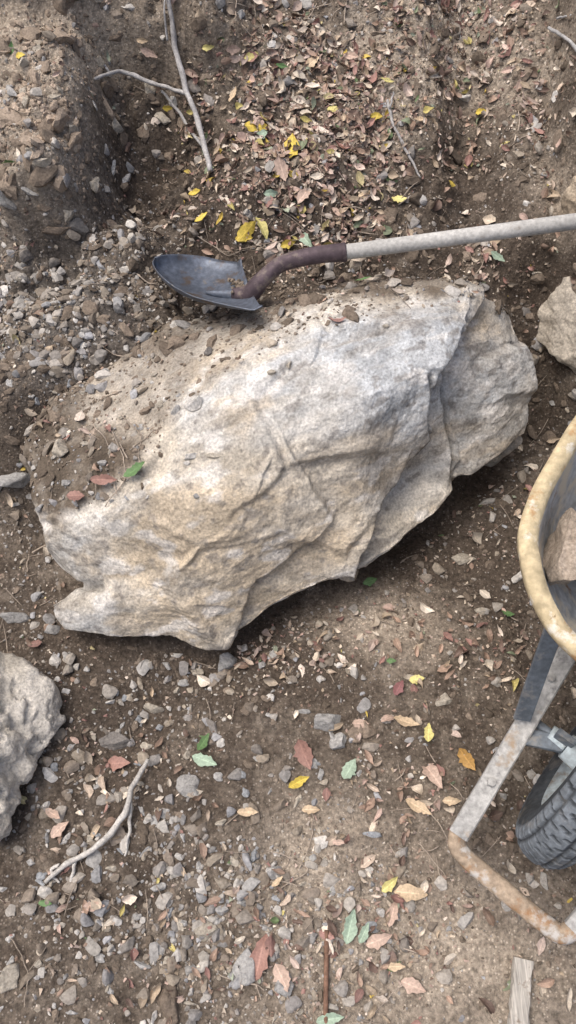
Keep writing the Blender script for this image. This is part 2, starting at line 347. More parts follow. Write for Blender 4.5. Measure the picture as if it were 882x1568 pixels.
def dgrav(u,v):
    return np.clip(.22+1.0*gb(u,v,90,460,130,120)+.5*gb(u,v,40,700,80,120)+.7*gb(u,v,230,1320,240,190)+.7*gb(u,v,470,1080,160,60)+.5*gb(u,v,250,1050,180,60)+.35*gb(u,v,800,180,120,200)+.7*gb(u,v,60,150,100,150)+.5*gb(u,v,480,1450,170,120)+.3*gb(u,v,400,560,300,120)-.1*gb(u,v,700,1450,100,150),.03,1)
T_chip=[rockshape(2,s,.15,10,.35,.7) for s in range(400,410)]
pal=np.array([[.48,.475,.46],[.33,.335,.34],[.54,.52,.48],[.43,.38,.31],[.30,.27,.235],[.66,.64,.60],[.39,.40,.42],[.27,.23,.19]])
pos,nm=sample(76000,dgrav,.8); n=len(pos)
su_,sv_=survey(pos[:,0],pos[:,1],pos[:,2]); big=1+.6*gb(su_,sv_,90,460,140,130)+.35*gb(su_,sv_,230,1300,260,200)
sz=.0020*(1-rng.random(n))**(-.6)*big; sz=np.clip(sz,.002,.017)
scl=np.stack([sz*rng.uniform(.9,1.5,n),sz*rng.uniform(.7,1.1,n),sz*rng.uniform(.5,.85,n)],-1)
col=pal[rng.integers(0,8,n)]*rng.uniform(.65,1.15,(n,1)); dm=rng.uniform(0,.65,(n,1)); col=col*(1-dm)+np.array([.25,.21,.165])*dm
pos[:,2]+=scl[:,2]*.2
scatter('gravel',T_chip,pos,frames(nm,rng.uniform(0,6.28,n),rng.uniform(0,.5,n),rng.uniform(0,6.28,n)),scl,col,M_stone,False)
def dclod(u,v): return np.clip(.3+.7*gb(u,v,250,470,220,70)+.6*gb(u,v,200,200,150,150)+.6*gb(u,v,60,180,120,180)+.5*gb(u,v,700,450,150,50)+.4*gb(u,v,700,150,250,150)+.6*gb(u,v,130,620,110,110)+.3*gb(u,v,400,540,300,90)-.2*gb(u,v,650,1400,200,200),.05,1)
T_cl=[rockshape(2,s,.45,7,.4,.8) for s in range(420,430)]
pos,nm=sample(72000,dclod,2,cl=8); n=len(pos); sz=np.clip(.0019*(1-rng.random(n))**(-.52),.0019,.017)
up=ss(pos[:,1],.8,1.2); sz=sz*(.75+.45*up)
su_,sv_=survey(pos[:,0],pos[:,1],pos[:,2]); sz*=1+.4*gb(su_,sv_,60,150,140,190)
scl=np.stack([sz*rng.uniform(.9,1.5,n),sz*rng.uniform(.7,1.1,n),sz*rng.uniform(.45,.8,n)],-1)
col=np.array([.17,.139,.110])*rng.uniform(.65,1.5,(n,1))*(1+1.1*gb(su_,sv_,50,150,120,170)+.5*gb(su_,sv_,230,640,120,90))[:,None]
scatter('soil_clods',T_cl,pos,frames(nm,rng.uniform(0,6.28,n)),scl,col,M_clod,False)
GR=(.46,.455,.44);TN=(.50,.455,.38);BR=(.26,.21,.165);WH=(.70,.68,.64);BL=(.37,.39,.41);DK=(.25,.235,.22)
med=[(298,616,30,26,10,WH),(270,627,22,18,0,GR),(95,690,42,30,40,TN),(20,738,60,40,0,GR),(22,946,44,30,0,GR),(78,965,26,22,0,GR),(352,1014,46,34,-20,GR),
(232,1085,36,22,0,TN),(180,1133,50,34,-5,DK),(290,1205,40,32,0,GR),(498,1108,54,42,20,GR),(517,1140,30,36,80,GR),(545,1120,30,34,70,BR),(557,1115,26,34,80,BR),(682,1073,30,26,-30,TN),
(568,1278,28,18,0,BL),(412,1333,20,16,0,WH),(390,1312,18,24,60,BL),(320,1422,36,32,0,TN),(258,1530,66,52,60,BR),(375,1475,48,50,80,GR),(275,1420,34,18,-30,TN),(15,1500,40,50,80,TN),
(246,1245,20,26,80,GR),(712,152,24,18,0,WH),(805,313,14,12,0,WH),(170,1330,20,14,0,TN),(240,1360,26,16,20,GR),(342,1392,20,16,0,GR),(150,1467,30,12,0,GR),(218,1478,16,24,80,GR),(60,1475,14,18,0,TN),
(120,350,24,46,80,DK),(85,355,60,26,20,BR),(38,462,16,12,0,WH),(105,483,18,12,0,WH),(130,508,14,12,0,GR),(170,417,22,18,0,TN),(60,780,24,16,0,GR),(45,1390,30,20,0,GR),(435,1515,30,44,80,GR),(570,1420,22,14,0,BL),
(710,860,40,22,10,TN),(740,935,24,14,0,TN),(590,420,16,12,0,TN),(590,500,10,9,0,TN),(417,570,14,11,0,TN),(443,560,12,10,0,TN),(245,240,20,22,0,BR),(180,195,24,24,0,TN),(40,65,24,14,0,TN),(18,80,26,20,0,TN),(60,250,34,22,0,TN),(110,200,20,26,0,TN),
(8,308,30,36,80,GR),(370,1383,20,14,0,GR),(305,1330,14,18,0,GR),(480,1170,16,14,0,GR),(465,1090,20,14,0,GR),(300,1030,22,18,0,TN),(620,1335,14,12,0,TN),(212,1200,18,14,0,TN),(335,1190,16,12,0,GR),(260,1470,24,14,0,TN),(405,1420,22,16,0,GR),(520,1370,14,10,0,GR),(550,1185,14,10,0,GR),(325,700,26,10,0,TN),(155,710,18,14,0,GR),(290,700,24,14,10,WH),(170,690,14,12,0,TN),(850,150,20,14,0,WH),(760,190,16,12,0,TN),(820,420,18,14,0,TN),(845,620,14,10,0,GR),
(300,492,16,12,0,TN),(497,472,14,12,0,TN),(320,540,22,14,20,DK),(185,640,16,10,0,TN),(215,655,14,10,0,GR),(235,575,14,10,0,TN),(100,740,18,14,0,GR),(130,680,14,10,0,TN),(245,620,16,12,0,TN)]
for i in range(190):
    a=random.random()
    if a<.50: med.append((random.uniform(0,520),random.uniform(1020,1560),random.uniform(10,22),random.uniform(8,16),random.uniform(0,180),random.choice([GR,TN,BL,WH,GR])))
    elif a<.67: med.append((random.uniform(0,220),random.uniform(370,620),random.uniform(9,22),random.uniform(8,14),random.uniform(0,180),random.choice([GR,TN,BL,WH,GR])))
    elif a<.82: med.append((random.uniform(70,320),random.uniform(580,770),random.uniform(6,13),random.uniform(5,10),random.uniform(0,180),random.choice([GR,TN,BL,WH,BR])))
    else: med.append((random.uniform(0,280),random.uniform(0,330),random.uniform(12,34),random.uniform(9,24),random.uniform(0,180),random.choice([GR,TN,TN,BR])))
T_med=[rockshape(4,s,.14,16,.35,.75) for s in range(440,450)]
ps,scs,cs,spn=[],[],[],[]
for u,v,a_,b_,an,c in med:
    q=hit(u,v); dep=-( (q[1])*-SA+(q[2]-1.65)*CA ); k=dep/FP/2*1.22
    ps.append(q+np.array([0,0,min(a_,b_)*k*.15])); scs.append([a_*k,b_*k,min(a_,b_)*k*.75]); cs.append(np.array(c)*random.uniform(.75,1.0)); spn.append(math.radians(an))
ps=np.array(ps); z,nm,on=tops(ps[:,0],ps[:,1])
scatter('loose_stones',T_med,ps,frames(nm,np.array(spn),rng.uniform(0,.2,len(ps)),rng.uniform(0,6.28,len(ps))),np.array(scs),np.array(cs),M_rock,True)
def bigrock(name,pos,dims,rot,seed,c1,c2,sub=6,rough=.2,cuts=14,pit=0):
    V,Fc=rockshape(sub,seed,rough,cuts); n=V/np.linalg.norm(V,axis=1,keepdims=True)
    q=fbm(V[:,0]*5,V[:,1]*5,V[:,2]*5,4,seed+3); V=V+n*(.04*q+.04*step(q,4))[:,None]
    if pit:
        pq=ss(fbm(V[:,0]*5,V[:,1]*5,V[:,2]*5,3,seed+9),.12,.30); V=V-n*(pit*pq)[:,None]
    V=V+n*(.015*fbm(V[:,0]*18,V[:,1]*18,V[:,2]*18,3,seed+5))[:,None]
    V=V*np.array(dims); c,s=math.cos(rot),math.sin(rot); V=V@np.array([[c,s,0],[-s,c,0],[0,0,1]])+np.array(pos)
    m=ss(fbm(V[:,0]*14,V[:,1]*14,V[:,2]*14,4,seed+7),-.2,.3)[:,None]; k2=ss(fbm(V[:,0]*50,V[:,1]*50,V[:,2]*50,3,seed+8),.1,.4)[:,None]*.4
    cc=np.array(c1)*(1-m)+np.array(c2)*m; return mesh_np(name,V,Fc,M_rock,True,cc*(1-k2)+.6*cc*k2)
bigrock('rock',at(-15,1165,.05),(.145,.20,.17),.25,501,(.66,.625,.56),(.46,.425,.365),rough=.25,cuts=12,pit=.09)
q=hit(885,500); bigrock('rock',q+np.array([.03,.02,-.02]),(.10,.14,.12),.5,505,(.56,.51,.43),(.36,.32,.26))
q=hit(900,300); bigrock('rock',q+np.array([.03,.0,-.02]),(.08,.12,.08),.2,509,(.50,.42,.32),(.34,.28,.21))
# ---------------------------------------------------------------- leaves
def leaf(wr,curl,fold,twist,seed=0,n=7,m=5):
    t=np.linspace(0,1,n); r=np.random.default_rng(seed)
    w=np.sin(np.pi*t**.85)**.8*wr*(1-.25*t); w[0]=.015; w[-1]=.004
    V=[];UV=[]
    for i in range(n):
        for j in range(m):
            s=(j-(m-1)/2)/((m-1)/2); ed=1+.13*r.normal()*(abs(s)>.9)
            x=(t[i]-.5); y=s*w[i]*.5*ed; z=fold*abs(y)+curl*(t[i]-.5)**2+twist*s*w[i]*(t[i]-.5)+.015*r.normal()
            V.append((x,y,z)); UV.append((s,t[i]))
    return (np.array(V),gridfaces(n,m)),np.array(UV)
LT=[leaf(.46,.5,.5,.4,1),leaf(.56,-.5,.3,-.5,2),leaf(.40,.9,.8,.8,3),leaf(.62,.25,-.4,.5,4),leaf(.5,-.9,.6,1,5),leaf(.7,.7,.9,-.7,6),leaf(.36,.3,.3,1.2,7),leaf(.58,1.2,-.5,.3,8),leaf(.5,1.6,1.2,1.2,9),leaf(.65,-1.2,1.0,-1.2,10)]
HT=[leaf(.46,.4,.4,.3,1,13,7),leaf(.55,-.4,.3,-.4,2,13,7),leaf(.42,.5,.5,.5,3,13,7),leaf(.6,.25,-.3,.4,4,13,7),leaf(.5,-.6,.5,.6,5,13,7)]
def frag(seed):
    r=np.random.default_rng(seed); a=np.sort(r.uniform(0,6.28,6)); rr_=r.uniform(.25,.55,6)
    V=np.stack([np.cos(a)*rr_,np.sin(a)*rr_*.7,r.normal(size=6)*.12],-1); V=np.concatenate([[[0,0,.08]],V])
    return V,np.array([[0,1+i,1+(i+1)%6] for i in range(6)])
def dleaf(u,v):
    return np.clip(.024+.85*gb(u,v,430,170,150,150)+.85*gb(u,v,560,270,120,110)+.9*gb(u,v,540,40,130,80)+.7*gb(u,v,820,130,100,160)+.4*gb(u,v,730,400,80,60)+.5*gb(u,v,440,370,90,50)+.35*gb(u,v,430,985,130,35)+.20*gb(u,v,620,1180,120,90)+.17*gb(u,v,180,1200,110,70)+.18*gb(u,v,600,1430,110,110)+.12*gb(u,v,700,800,90,60)+.12*gb(u,v,690,1000,100,60)+.15*gb(u,v,430,1450,100,80)+.08*gb(u,v,160,1400,150,100)+.35*gb(u,v,100,740,60,40)-.3*gb(u,v,330,430,100,40),.012,1)
lpal=np.array([[.54,.44,.35],[.62,.53,.42],[.42,.30,.23],[.50,.37,.31],[.26,.185,.14],[.35,.25,.19],[.60,.48,.41],[.74,.66,.55],[.18,.125,.10],[.34,.20,.17],[.70,.61,.52],[.46,.37,.27]])
spec=np.array([[.66,.50,.12],[.60,.52,.20],[.15,.21,.10],[.24,.28,.18],[.38,.42,.32],[.62,.54,.30]])
def leafcols(n,ps):
    col=lpal[rng.integers(0,len(lpal),n)]*rng.uniform(.6,1.15,(n,1)); k=rng.random(n)<ps; col[k]=spec[rng.integers(0,6,k.sum())]*rng.uniform(.7,1,(k.sum(),1)); return col
pos,nm=sample(62000,dleaf,.4,cl=6); n=len(pos)
sz=rng.uniform(.014,.038,n); sz=np.where(rng.random(n)<.35,sz*.6,sz)
col=leafcols(n,.055)
pos=pos+nm*(rng.uniform(.001,.012,n))[:,None]
scl=np.stack([sz,sz*rng.uniform(.7,1.2,n),sz*rng.uniform(.5,1.3,n)],-1)
R=frames(nm,rng.uniform(0,6.28,n),rng.uniform(0,.7,n),rng.uniform(0,6.28,n))
scatter('fallen_leaves',[l[0] for l in LT],pos,R,scl,col,M_leaf,True,uvs=[l[1] for l in LT])
pos,nm=sample(130000,lambda u,v:np.clip(dleaf(u,v)+.04,0,1),.5,cl=6); n=len(pos); sz=rng.uniform(.005,.015,n); col=leafcols(n,.03)
pos=pos+nm*(rng.uniform(.001,.006,n))[:,None]; FT=[frag(s) for s in range(12)]
scatter('leaf_litter',FT,pos,frames(nm,rng.uniform(0,6.28,n),rng.uniform(0,.8,n),rng.uniform(0,6.28,n)),np.repeat(sz[:,None],3,1),col,M_leaf,True,uvs=[np.ones((7,2))]*12)
YE=(.78,.60,.12);YL=(.72,.65,.26);GN=(.14,.25,.10);GG=(.36,.47,.36);TA_=(.64,.50,.34);RD=(.38,.22,.18);PK=(.56,.42,.34)
H=[(392,198,38,5,YE),(402,212,30,60,GG),(447,230,42,85,YE),(378,352,36,70,YE),(398,352,34,-50,YL),(440,372,26,30,YE),(252,166,18,0,YE),(305,297,22,0,YE),(312,338,22,30,YE),(375,362,26,10,YE),(430,262,36,-70,PK),(412,298,24,0,GG),(465,305,34,60,PK),
(472,370,30,-60,GG),(760,395,24,-40,GG),(555,438,24,0,GN),(38,90,16,0,YE),(22,75,18,80,GN),(14,258,20,20,GN),(600,1015,14,0,GN),(212,722,38,25,GN),(163,735,38,0,RD),(120,760,26,0,RD),(620,1110,38,-10,TA_),(655,1128,32,80,YL),(592,1105,26,30,PK),(455,1198,34,25,YE),(535,1180,34,60,GG),
(318,1168,40,-20,GG),(185,1172,36,0,RD),(312,1140,30,60,GN),(662,1190,46,-60,PK),(640,1237,40,-30,TA_),(712,1165,36,-55,(.5,.3,.1)),(628,1370,48,-5,TA_),(595,1352,30,40,YL),(537,1415,46,75,GG),(555,1430,30,60,GG),(600,1400,36,70,PK),(632,1510,36,-20,PK),(380,1245,30,0,TA_),(400,1465,60,75,RD),(432,1500,40,-60,PK),(465,1155,44,-65,RD),
(505,1560,40,10,GG),(565,888,22,20,GN),(610,1055,26,60,(.3,.14,.14)),(640,1042,22,10,YL),(690,1225,26,0,TA_),(552,1110,24,0,PK),(775,945,20,0,GN),(605,1478,26,0,TA_),(720,1215,20,70,GG),(75,1382,22,0,GN),(95,1270,30,45,PK),(145,1385,30,0,PK),(85,1250,30,-30,PK),(610,310,22,0,YL),(685,285,16,0,YE),(512,172,20,0,YL),(575,180,18,0,YE),(320,70,18,20,YL),(385,90,20,0,YL),(430,105,18,0,GN),(355,75,22,0,PK),(220,60,18,0,TA_),(232,78,26,-60,PK),(590,130,20,0,YL),(740,172,18,0,YE),(425,1355,20,40,TA_),(475,1240,26,0,TA_),(580,1440,40,20,PK),(520,1290,20,0,PK),
(560,300,22,20,TA_),(520,330,24,-40,PK),(600,250,24,50,PK),(340,250,22,10,PK),(480,100,24,40,TA_),(540,90,26,-20,PK),(640,190,22,30,TA_),(300,110,26,-30,PK),(360,150,24,60,TA_)]
hp=[];hs=[];hsp=[];hc=[]
for u,v,l_,an,c in H:
    q=hit(u,v); dep=-(q[1]*-SA+(q[2]-1.65)*CA); hp.append(q); hs.append(l_*dep/FP*1.1); hsp.append(math.radians(an)); hc.append(np.array(c)*random.uniform(.85,1))
hp=np.array(hp); hs=np.array(hs); _,hnm,_o=tops(hp[:,0],hp[:,1]); hp=hp+hnm*.013
scatter('large_leaves',[l[0] for l in HT],hp,frames(hnm,np.array(hsp),rng.uniform(0,.25,len(hp)),rng.uniform(0,6.28,len(hp))),np.stack([hs,hs*1.0,hs*.7],-1),np.array(hc),M_leaf,True,uvs=[l[1] for l in HT])
# ---------------------------------------------------------------- tubes, twigs
def tube(pts,rad,sides=8,n=None,jit=0,seed=0):
    pts=np.asarray(pts,float); rad=np.asarray(rad,float); n=n or len(pts)*8
    P=cr(pts,n); r=cr(rad[:,None],n)[:,0]
    if jit: P=P+jit*np.stack([fbm(np.arange(n)*.22,k*9.1,seed,2,seed) for k in range(3)],-1); r=r*(1+.18*vn(np.arange(n)*.5,1.5,seed,seed+3))
    T=np.gradient(P,axis=0); T/=np.linalg.norm(T,axis=1,keepdims=True); ref=np.array([0,0,1.]) if abs(T[0,2])<.8 else np.array([1.,0,0])
    A_=np.cross(T,ref); A_/=np.linalg.norm(A_,axis=1,keepdims=True); B_=np.cross(A_,T)
    th=np.arange(sides)/sides*2*np.pi
    V=P[:,None]+r[:,None,None]*(np.cos(th)[None,:,None]*A_[:,None]+np.sin(th)[None,:,None]*B_[:,None])
    V=np.concatenate([np.repeat(P[:1],sides,0)[None],V,np.repeat(P[-1:],sides,0)[None]])
    return V.reshape(-1,3),gridfaces(n+2,sides,True)
def merge(parts):
    V=[];Fs=[];o=0
    for v,f in parts: V.append(v);Fs.append(f+o);o+=len(v)
    return np.concatenate(V),np.concatenate(Fs)
def gp(uvs,lift=.006): return np.array([hit(u,v)+np.array([0,0,(lift if np.isscalar(lift) else lift[i])]) for i,(u,v) in enumerate(uvs)])
def smoothz(P):
    P=P.copy(); k=len(P)
    if k>2: P[1:-1,2]=np.maximum(P[1:-1,2],(P[:-2,2]+P[2:,2])/2)
    return P
def branch(name,limbs,col):
    V,Fc=merge([tube(smoothz(gp(pts,lf)),np.array(rr),8,n=len(pts)*9,jit=.003,seed=i*3+7) for i,(pts,lf,rr) in enumerate(limbs)])
    c=np.array(col)*(1+.3*fbm(V[:,0]*30,V[:,1]*30,V[:,2]*30,3,9))[:,None]; return mesh_np(name,V,Fc,M_bark,True,c)
branch('fallen_branch',[([(255,-30),(262,30),(270,90),(288,165),(305,215),(322,268)],[.05,.04,.035,.04,.03,.012],[.0045,.0055,.0064,.0068,.0068,.006]),
 ([(148,132),(190,140),(235,152),(288,166)],[.02,.03,.035,.04],[.004,.005,.005,.005]),([(165,118),(172,135)],[.03,.03],[.003,.004]),
 ([(250,150),(275,190),(312,232)],[.02,.012,.012],[.003,.004,.0035]),([(262,95),(255,40),(262,10)],[.05,.05,.05],[.003,.002,.002])],(.47,.46,.45))
branch('fallen_branch',[([(228,1166),(205,1212),(192,1255),(160,1293),(110,1320),(70,1350)],[.02,.03,.03,.025,.018,.008],[.0045,.0055,.006,.006,.0055,.0035]),
 ([(203,1225),(200,1270),(193,1312)],[.025,.01,.004],[.0045,.0035,.002]),([(120,1315),(108,1352)],[.015,.004],[.004,.003]),([(95,1325),(80,1335),(92,1352)],[.015,.01,.004],[.004,.003,.002])],(.60,.58,.54))
branch('fallen_branch',[([(592,160),(602,200),(622,240),(642,278)],[.012]*4,[.004,.0035,.003,.002]),([(596,175),(600,160)],[.02,.03],[.003,.002])],(.42,.41,.40))
branch('fallen_branch',[([(836,55),(860,85),(890,105)],[.02]*3,[.004,.004,.004]),([(850,40),(870,38)],[.02]*2,[.003,.002])],(.42,.42,.42))
V,Fc=merge([tube(gp([(500,1424),(499,1500),(498,1590)],.010),[.0045]*3,10)]); mesh_np('rusty_rod',V,Fc,vmat('rust_rod',(.22,.13,.09),n2=(150,.6,1.3)),True)
parts=[]
tw,_n=sample(5000,lambda u,v:np.clip(dleaf(u,v)+.12,0,.6),.5); tw=tw[:800]; nt_=len(tw)
aa=rng.uniform(0,6.28,nt_); ll=rng.uniform(.015,.07,nt_); ee=np.stack([np.cos(aa),np.sin(aa),0*aa],-1)*ll[:,None]
PP=np.stack([tw,tw+ee*.5+np.concatenate([rng.uniform(-.004,.004,(nt_,2)),np.zeros((nt_,1))],1),tw+ee],1)
zz=tops(PP[...,0].ravel(),PP[...,1].ravel())[0].reshape(nt_,3); keep=(zz.max(1)-zz.min(1))<.04; PP[...,2]=zz+rng.uniform(.002,.010,(nt_,1)); PP=PP[keep]
for i in range(len(PP)):
    r_=random.uniform(.0005,.0015); parts.append(tube(PP[i],[r_,r_,r_*.6],5,n=7,jit=0))
for k,(pts) in enumerate([[(300,362),(345,388),(400,378),(520,368)],[(330,372),(350,395),(420,380),(470,376)],[(330,1485),(360,1500),(410,1512)],[(640,1290),(670,1330),(690,1345)],[(410,1300),(470,1330),(420,1370)],[(655,1240),(690,1290)],[(560,1560),(620,1500)],[(20,1440),(45,1490),(40,1540)],[(160,650),(185,690),(190,740),(160,780)],[(185,640),(215,670),(215,720)],[(460,1330),(480,1280),(475,1240)],[(130,640),(160,670),(180,760)],[(200,690),(240,660)],[(45,850),(40,880)]]):
    parts.append(tube(gp(pts,.008),[.0011]*len(pts),5,n=len(pts)*8,jit=.006,seed=k+60))
V,Fc=merge(parts); c=np.array([.38,.32,.26])*(1+.5*vn(V[:,0]*9,V[:,1]*9,0,5))[:,None]; mesh_np('twigs',V,Fc,M_bark,True,c)
# ---------------------------------------------------------------- wooden stake
def box8(p0,p1,w,t,up=(0,0,1),n=12,seed=0,wob=0):
    p0=np.array(p0,float);p1=np.array(p1,float);d=p1-p0;Ld=np.linalg.norm(d);d/=Ld;s=np.cross(d,up);s/=np.linalg.norm(s);u=np.cross(s,d)
    c=.12*min(w,t); pr=[(-w/2+c,-t/2),(w/2-c,-t/2),(w/2,-t/2+c),(w/2,t/2-c),(w/2-c,t/2),(-w/2+c,t/2),(-w/2,t/2-c),(-w/2,-t/2+c)]
    V=[]
    for i in range(n+1):
        q=p0+d*Ld*i/n
        for k,(a,b) in enumerate(pr):
            V.append(q+s*a+u*b+(s*wob*float(vn(i*.6,k,seed,seed)) if wob else 0))
    V=[p0]*8+V+[p1]*8
    return np.array(V),gridfaces(n+3,8,True)
V,Fc=box8(hit(798,1468)+[0,0,.012],hit(786,1640)+[0,0,.012],.033,.02,seed=4,wob=.0015,n=30)
M_wood=vmat('grey_wood',(.48,.455,.41),n1=(20,.75,1.15),n2=(150,.6,1.25),bump=(120,.5,.002),extra=[((.25,.21,.17),40,.58,.68)])
nt=M_wood.node_tree
for nd_ in list(nt.nodes):
    if nd_.type=='TEX_NOISE' and nd_.inputs['Scale'].default_value>=100:
        mp=nt.nodes.new('ShaderNodeMapping'); mp.inputs['Scale'].default_value=(3,.12,1); nt.links.new(nd_.inputs['Vector'].links[0].from_socket,mp.inputs['Vector']); nt.links.new(mp.outputs[0],nd_.inputs['Vector'])
mesh_np('wooden_stake',V,Fc,M_wood,False)
def empty(name):
    e=bpy.data.objects.new(name,None); scene.collection.objects.link(e); return e
def par(o,e): o.parent=e; return o
# ---------------------------------------------------------------- shovel
sh_e=empty('shovel')
M_steel=vmat('worn_steel',(.16,.185,.23),rough=.5,metal=.5,n1=(12,.7,1.2),n2=(90,.7,1.25),bump=(140,.25,.001),extra=[((.13,.10,.08),22,.54,.66),((.26,.23,.19),40,.62,.72)])
M_sock=vmat('painted_socket',(.10,.075,.085),rough=.6,metal=.15,n1=(15,.7,1.3),extra=[((.24,.20,.17),30,.54,.66)])
M_hand=vmat('weathered_handle',(.54,.535,.51),rough=.75,n1=(9,.75,1.15),n2=(140,.75,1.2),bump=(150,.4,.001),extra=[((.32,.30,.27),35,.60,.70)])
tipP=at(238,397,.415); nS=at(406,473,.455); fS=at(362,409,.385); mid=(nS+fS)/2
ax_=(mid-tipP); 
nb,mb=40,30; V=[]
crossd=(nS-fS); Wd=np.linalg.norm(crossd); cd=crossd/Wd; Ln=np.linalg.norm(ax_); ad=ax_/Ln; cd=cd-ad*(cd@ad); cd/=np.linalg.norm(cd); nd=np.cross(cd,ad); nd=nd if nd[2]>0 else -nd
skew=(crossd@ad)
for i in range(nb):
    t=i/(nb-1); w=Wd/2*min(1,(math.sin(min(1,t*1.55)*math.pi/2))**.55*1.04)
    if t>.93: w*=1-.05*(t-.93)/.07
    for j in range(mb):
        s=-1+2*j/(mb-1); q=tipP+ad*(Ln*t*(1)+.5*skew*s*t)+cd*(w*s)
        dish=-.035*(1-s*s)*math.sin(math.pi*min(1,.12+t*.8))**.7-.010*math.sin(math.pi*t)+ .004*(abs(s)>.93)
        if t>.95: dish+=.010*(t-.95)/.05*(abs(s)>.25)
        V.append(q+nd*dish)
blade=mesh_np('blade',V,gridfaces(nb,mb),M_steel,True); md=blade.modifiers.new('s','SOLIDIFY'); md.thickness=.0022; par(blade,sh_e)
root=mid-ad*.035-nd*.026
sk=[root,mid+nd*-.016,at(400,430,.435),at(430,404,.455),at(480,391,.465),at(530,386,.47)]
V,Fc=tube(sk,[.013,.020,.0175,.0165,.0175,.0185],16,n=50); par(mesh_np('socket',V,Fc,M_sock,True),sh_e)
V,Fc=tube([tipP+ad*Ln*.55-nd*.040,tipP+ad*Ln*.78-nd*.03,mid-nd*.018],[.003,.011,.016],12,n=20); par(mesh_np('frog',V,Fc,M_steel,True),sh_e)
h0=at(526,386.5,.47); h1=at(882,339,.53); h2=h0+(h1-h0)*2.2
V,Fc=tube([h0,h0+(h1-h0)*.5,h1,h2],[.0155,.0155,.016,.0165],16,n=60); par(mesh_np('handle',V,Fc,M_hand,True),sh_e)
V,Fc=tube([h0+(h0-h1)*.005,h0+(h1-h0)*.012],[.0195,.0195],16,n=6); par(mesh_np('collar',V,Fc,M_sock,True),sh_e)
q0=tipP+ad*Ln*.90-cd*.03-nd*.016; nC=90; pp=q0+rng.normal(size=(nC,1))*.014*ad+rng.normal(size=(nC,1))*.016*cd
o=scatter('clinging_soil',T_cl,pp,frames(np.tile(nd,(nC,1)),rng.uniform(0,6,nC)),np.repeat(rng.uniform(.003,.007,(nC,1)),3,1),np.array([.20,.165,.13])*rng.uniform(.7,1.4,(nC,1)),M_clod,False); par(o,sh_e)
# ---------------------------------------------------------------- wheelbarrow
wb=empty('wheelbarrow')
G0=np.array([.397,.077,0]); Bd=np.array([math.cos(math.radians(50)),math.sin(math.radians(50)),0]); Ld_=np.array([-Bd[1],Bd[0],0])
def W(b,l,z): return G0+Bd*b+Ld_*l+np.array([0,0,z])
M_tray=vmat('cement_stained_tray',(.66,.55,.35),rough=.75,metal=.0,n1=(9,.75,1.15),n2=(60,.7,1.25),bump=(80,.5,.003),extra=[((.56,.55,.52),9,.56,.66),((.44,.26,.12),16,.56,.66),((.78,.74,.64),22,.56,.64),((.22,.14,.08),35,.62,.70)])
M_trayin=vmat('scraped_tray',(.46,.49,.51),rough=.6,metal=.15,n1=(9,.7,1.2),n2=(60,.7,1.25),bump=(60,.4,.003),extra=[((.62,.57,.46),10,.52,.62),((.30,.19,.10),18,.58,.68)])
M_rust=vmat('rusty_steel',(.44,.35,.26),rough=.8,metal=.1,n1=(14,.7,1.2),n2=(90,.65,1.3),bump=(120,.6,.002),extra=[((.36,.21,.11),22,.52,.62),((.55,.53,.50),30,.54,.64)])
M_galv=vmat('grey_steel',(.50,.50,.485),rough=.7,metal=.1,n1=(14,.75,1.15),n2=(100,.65,1.25),bump=(120,.5,.002),extra=[((.38,.30,.22),22,.58,.70),((.27,.27,.27),40,.60,.68)])
M_dksteel=vmat('dark_steel',(.18,.21,.245),rough=.6,metal=.25,n1=(14,.7,1.2),extra=[((.33,.32,.30),24,.55,.68)])
def rr(cb,hb,hl,rad,z,n=200):
    th=np.linspace(0,2*np.pi,n,endpoint=False); e=2/3.4
    b=np.sign(np.cos(th))*np.abs(np.cos(th))**e*hb; l=np.sign(np.sin(th))*np.abs(np.sin(th))**e*hl
    zz=z+.014*fbm(np.cos(th)*3,np.sin(th)*3,z,3,9); k=1+.012*fbm(np.cos(th)*4,np.sin(th)*4,0,3,19)
    return np.stack([W(cb+b[i]*k[i],l[i]*k[i],zz[i]) for i in range(n)])
ring=[rr(.665,.440,.365,0,.525),rr(.665,.447,.374,0,.535),rr(.665,.447,.375,0,.550),rr(.665,.438,.366,0,.556),rr(.665,.424,.351,0,.553),rr(.665,.419,.345,0,.54)]
inn=[rr(.665,.419,.345,0,.54),rr(.67,.405,.336,0,.49),rr(.68,.378,.315,0,.42),rr(.71,.33,.28,0,.34),rr(.74,.285,.25,0,.305),rr(.76,.18,.16,0,.292),rr(.76,.01,.01,0,.290)]
o=mesh_np('tray_rim',np.stack(ring),gridfaces(len(ring),200,True),M_tray,True); par(o,wb)
o=mesh_np('tray_inside',np.stack(inn),gridfaces(len(inn),200,True),M_trayin,True); par(o,wb)
outr=[ring[0],rr(.665,.428,.355,0,.515),rr(.67,.412,.343,0,.485),rr(.68,.388,.325,0,.415),rr(.71,.340,.29,0,.333),rr(.74,.292,.257,0,.297),rr(.76,.18,.16,0,.284),rr(.76,.01,.01,0,.282)]
o=mesh_np('tray_outside',np.stack(outr),gridfaces(len(outr),200,True),M_tray,True); par(o,wb)
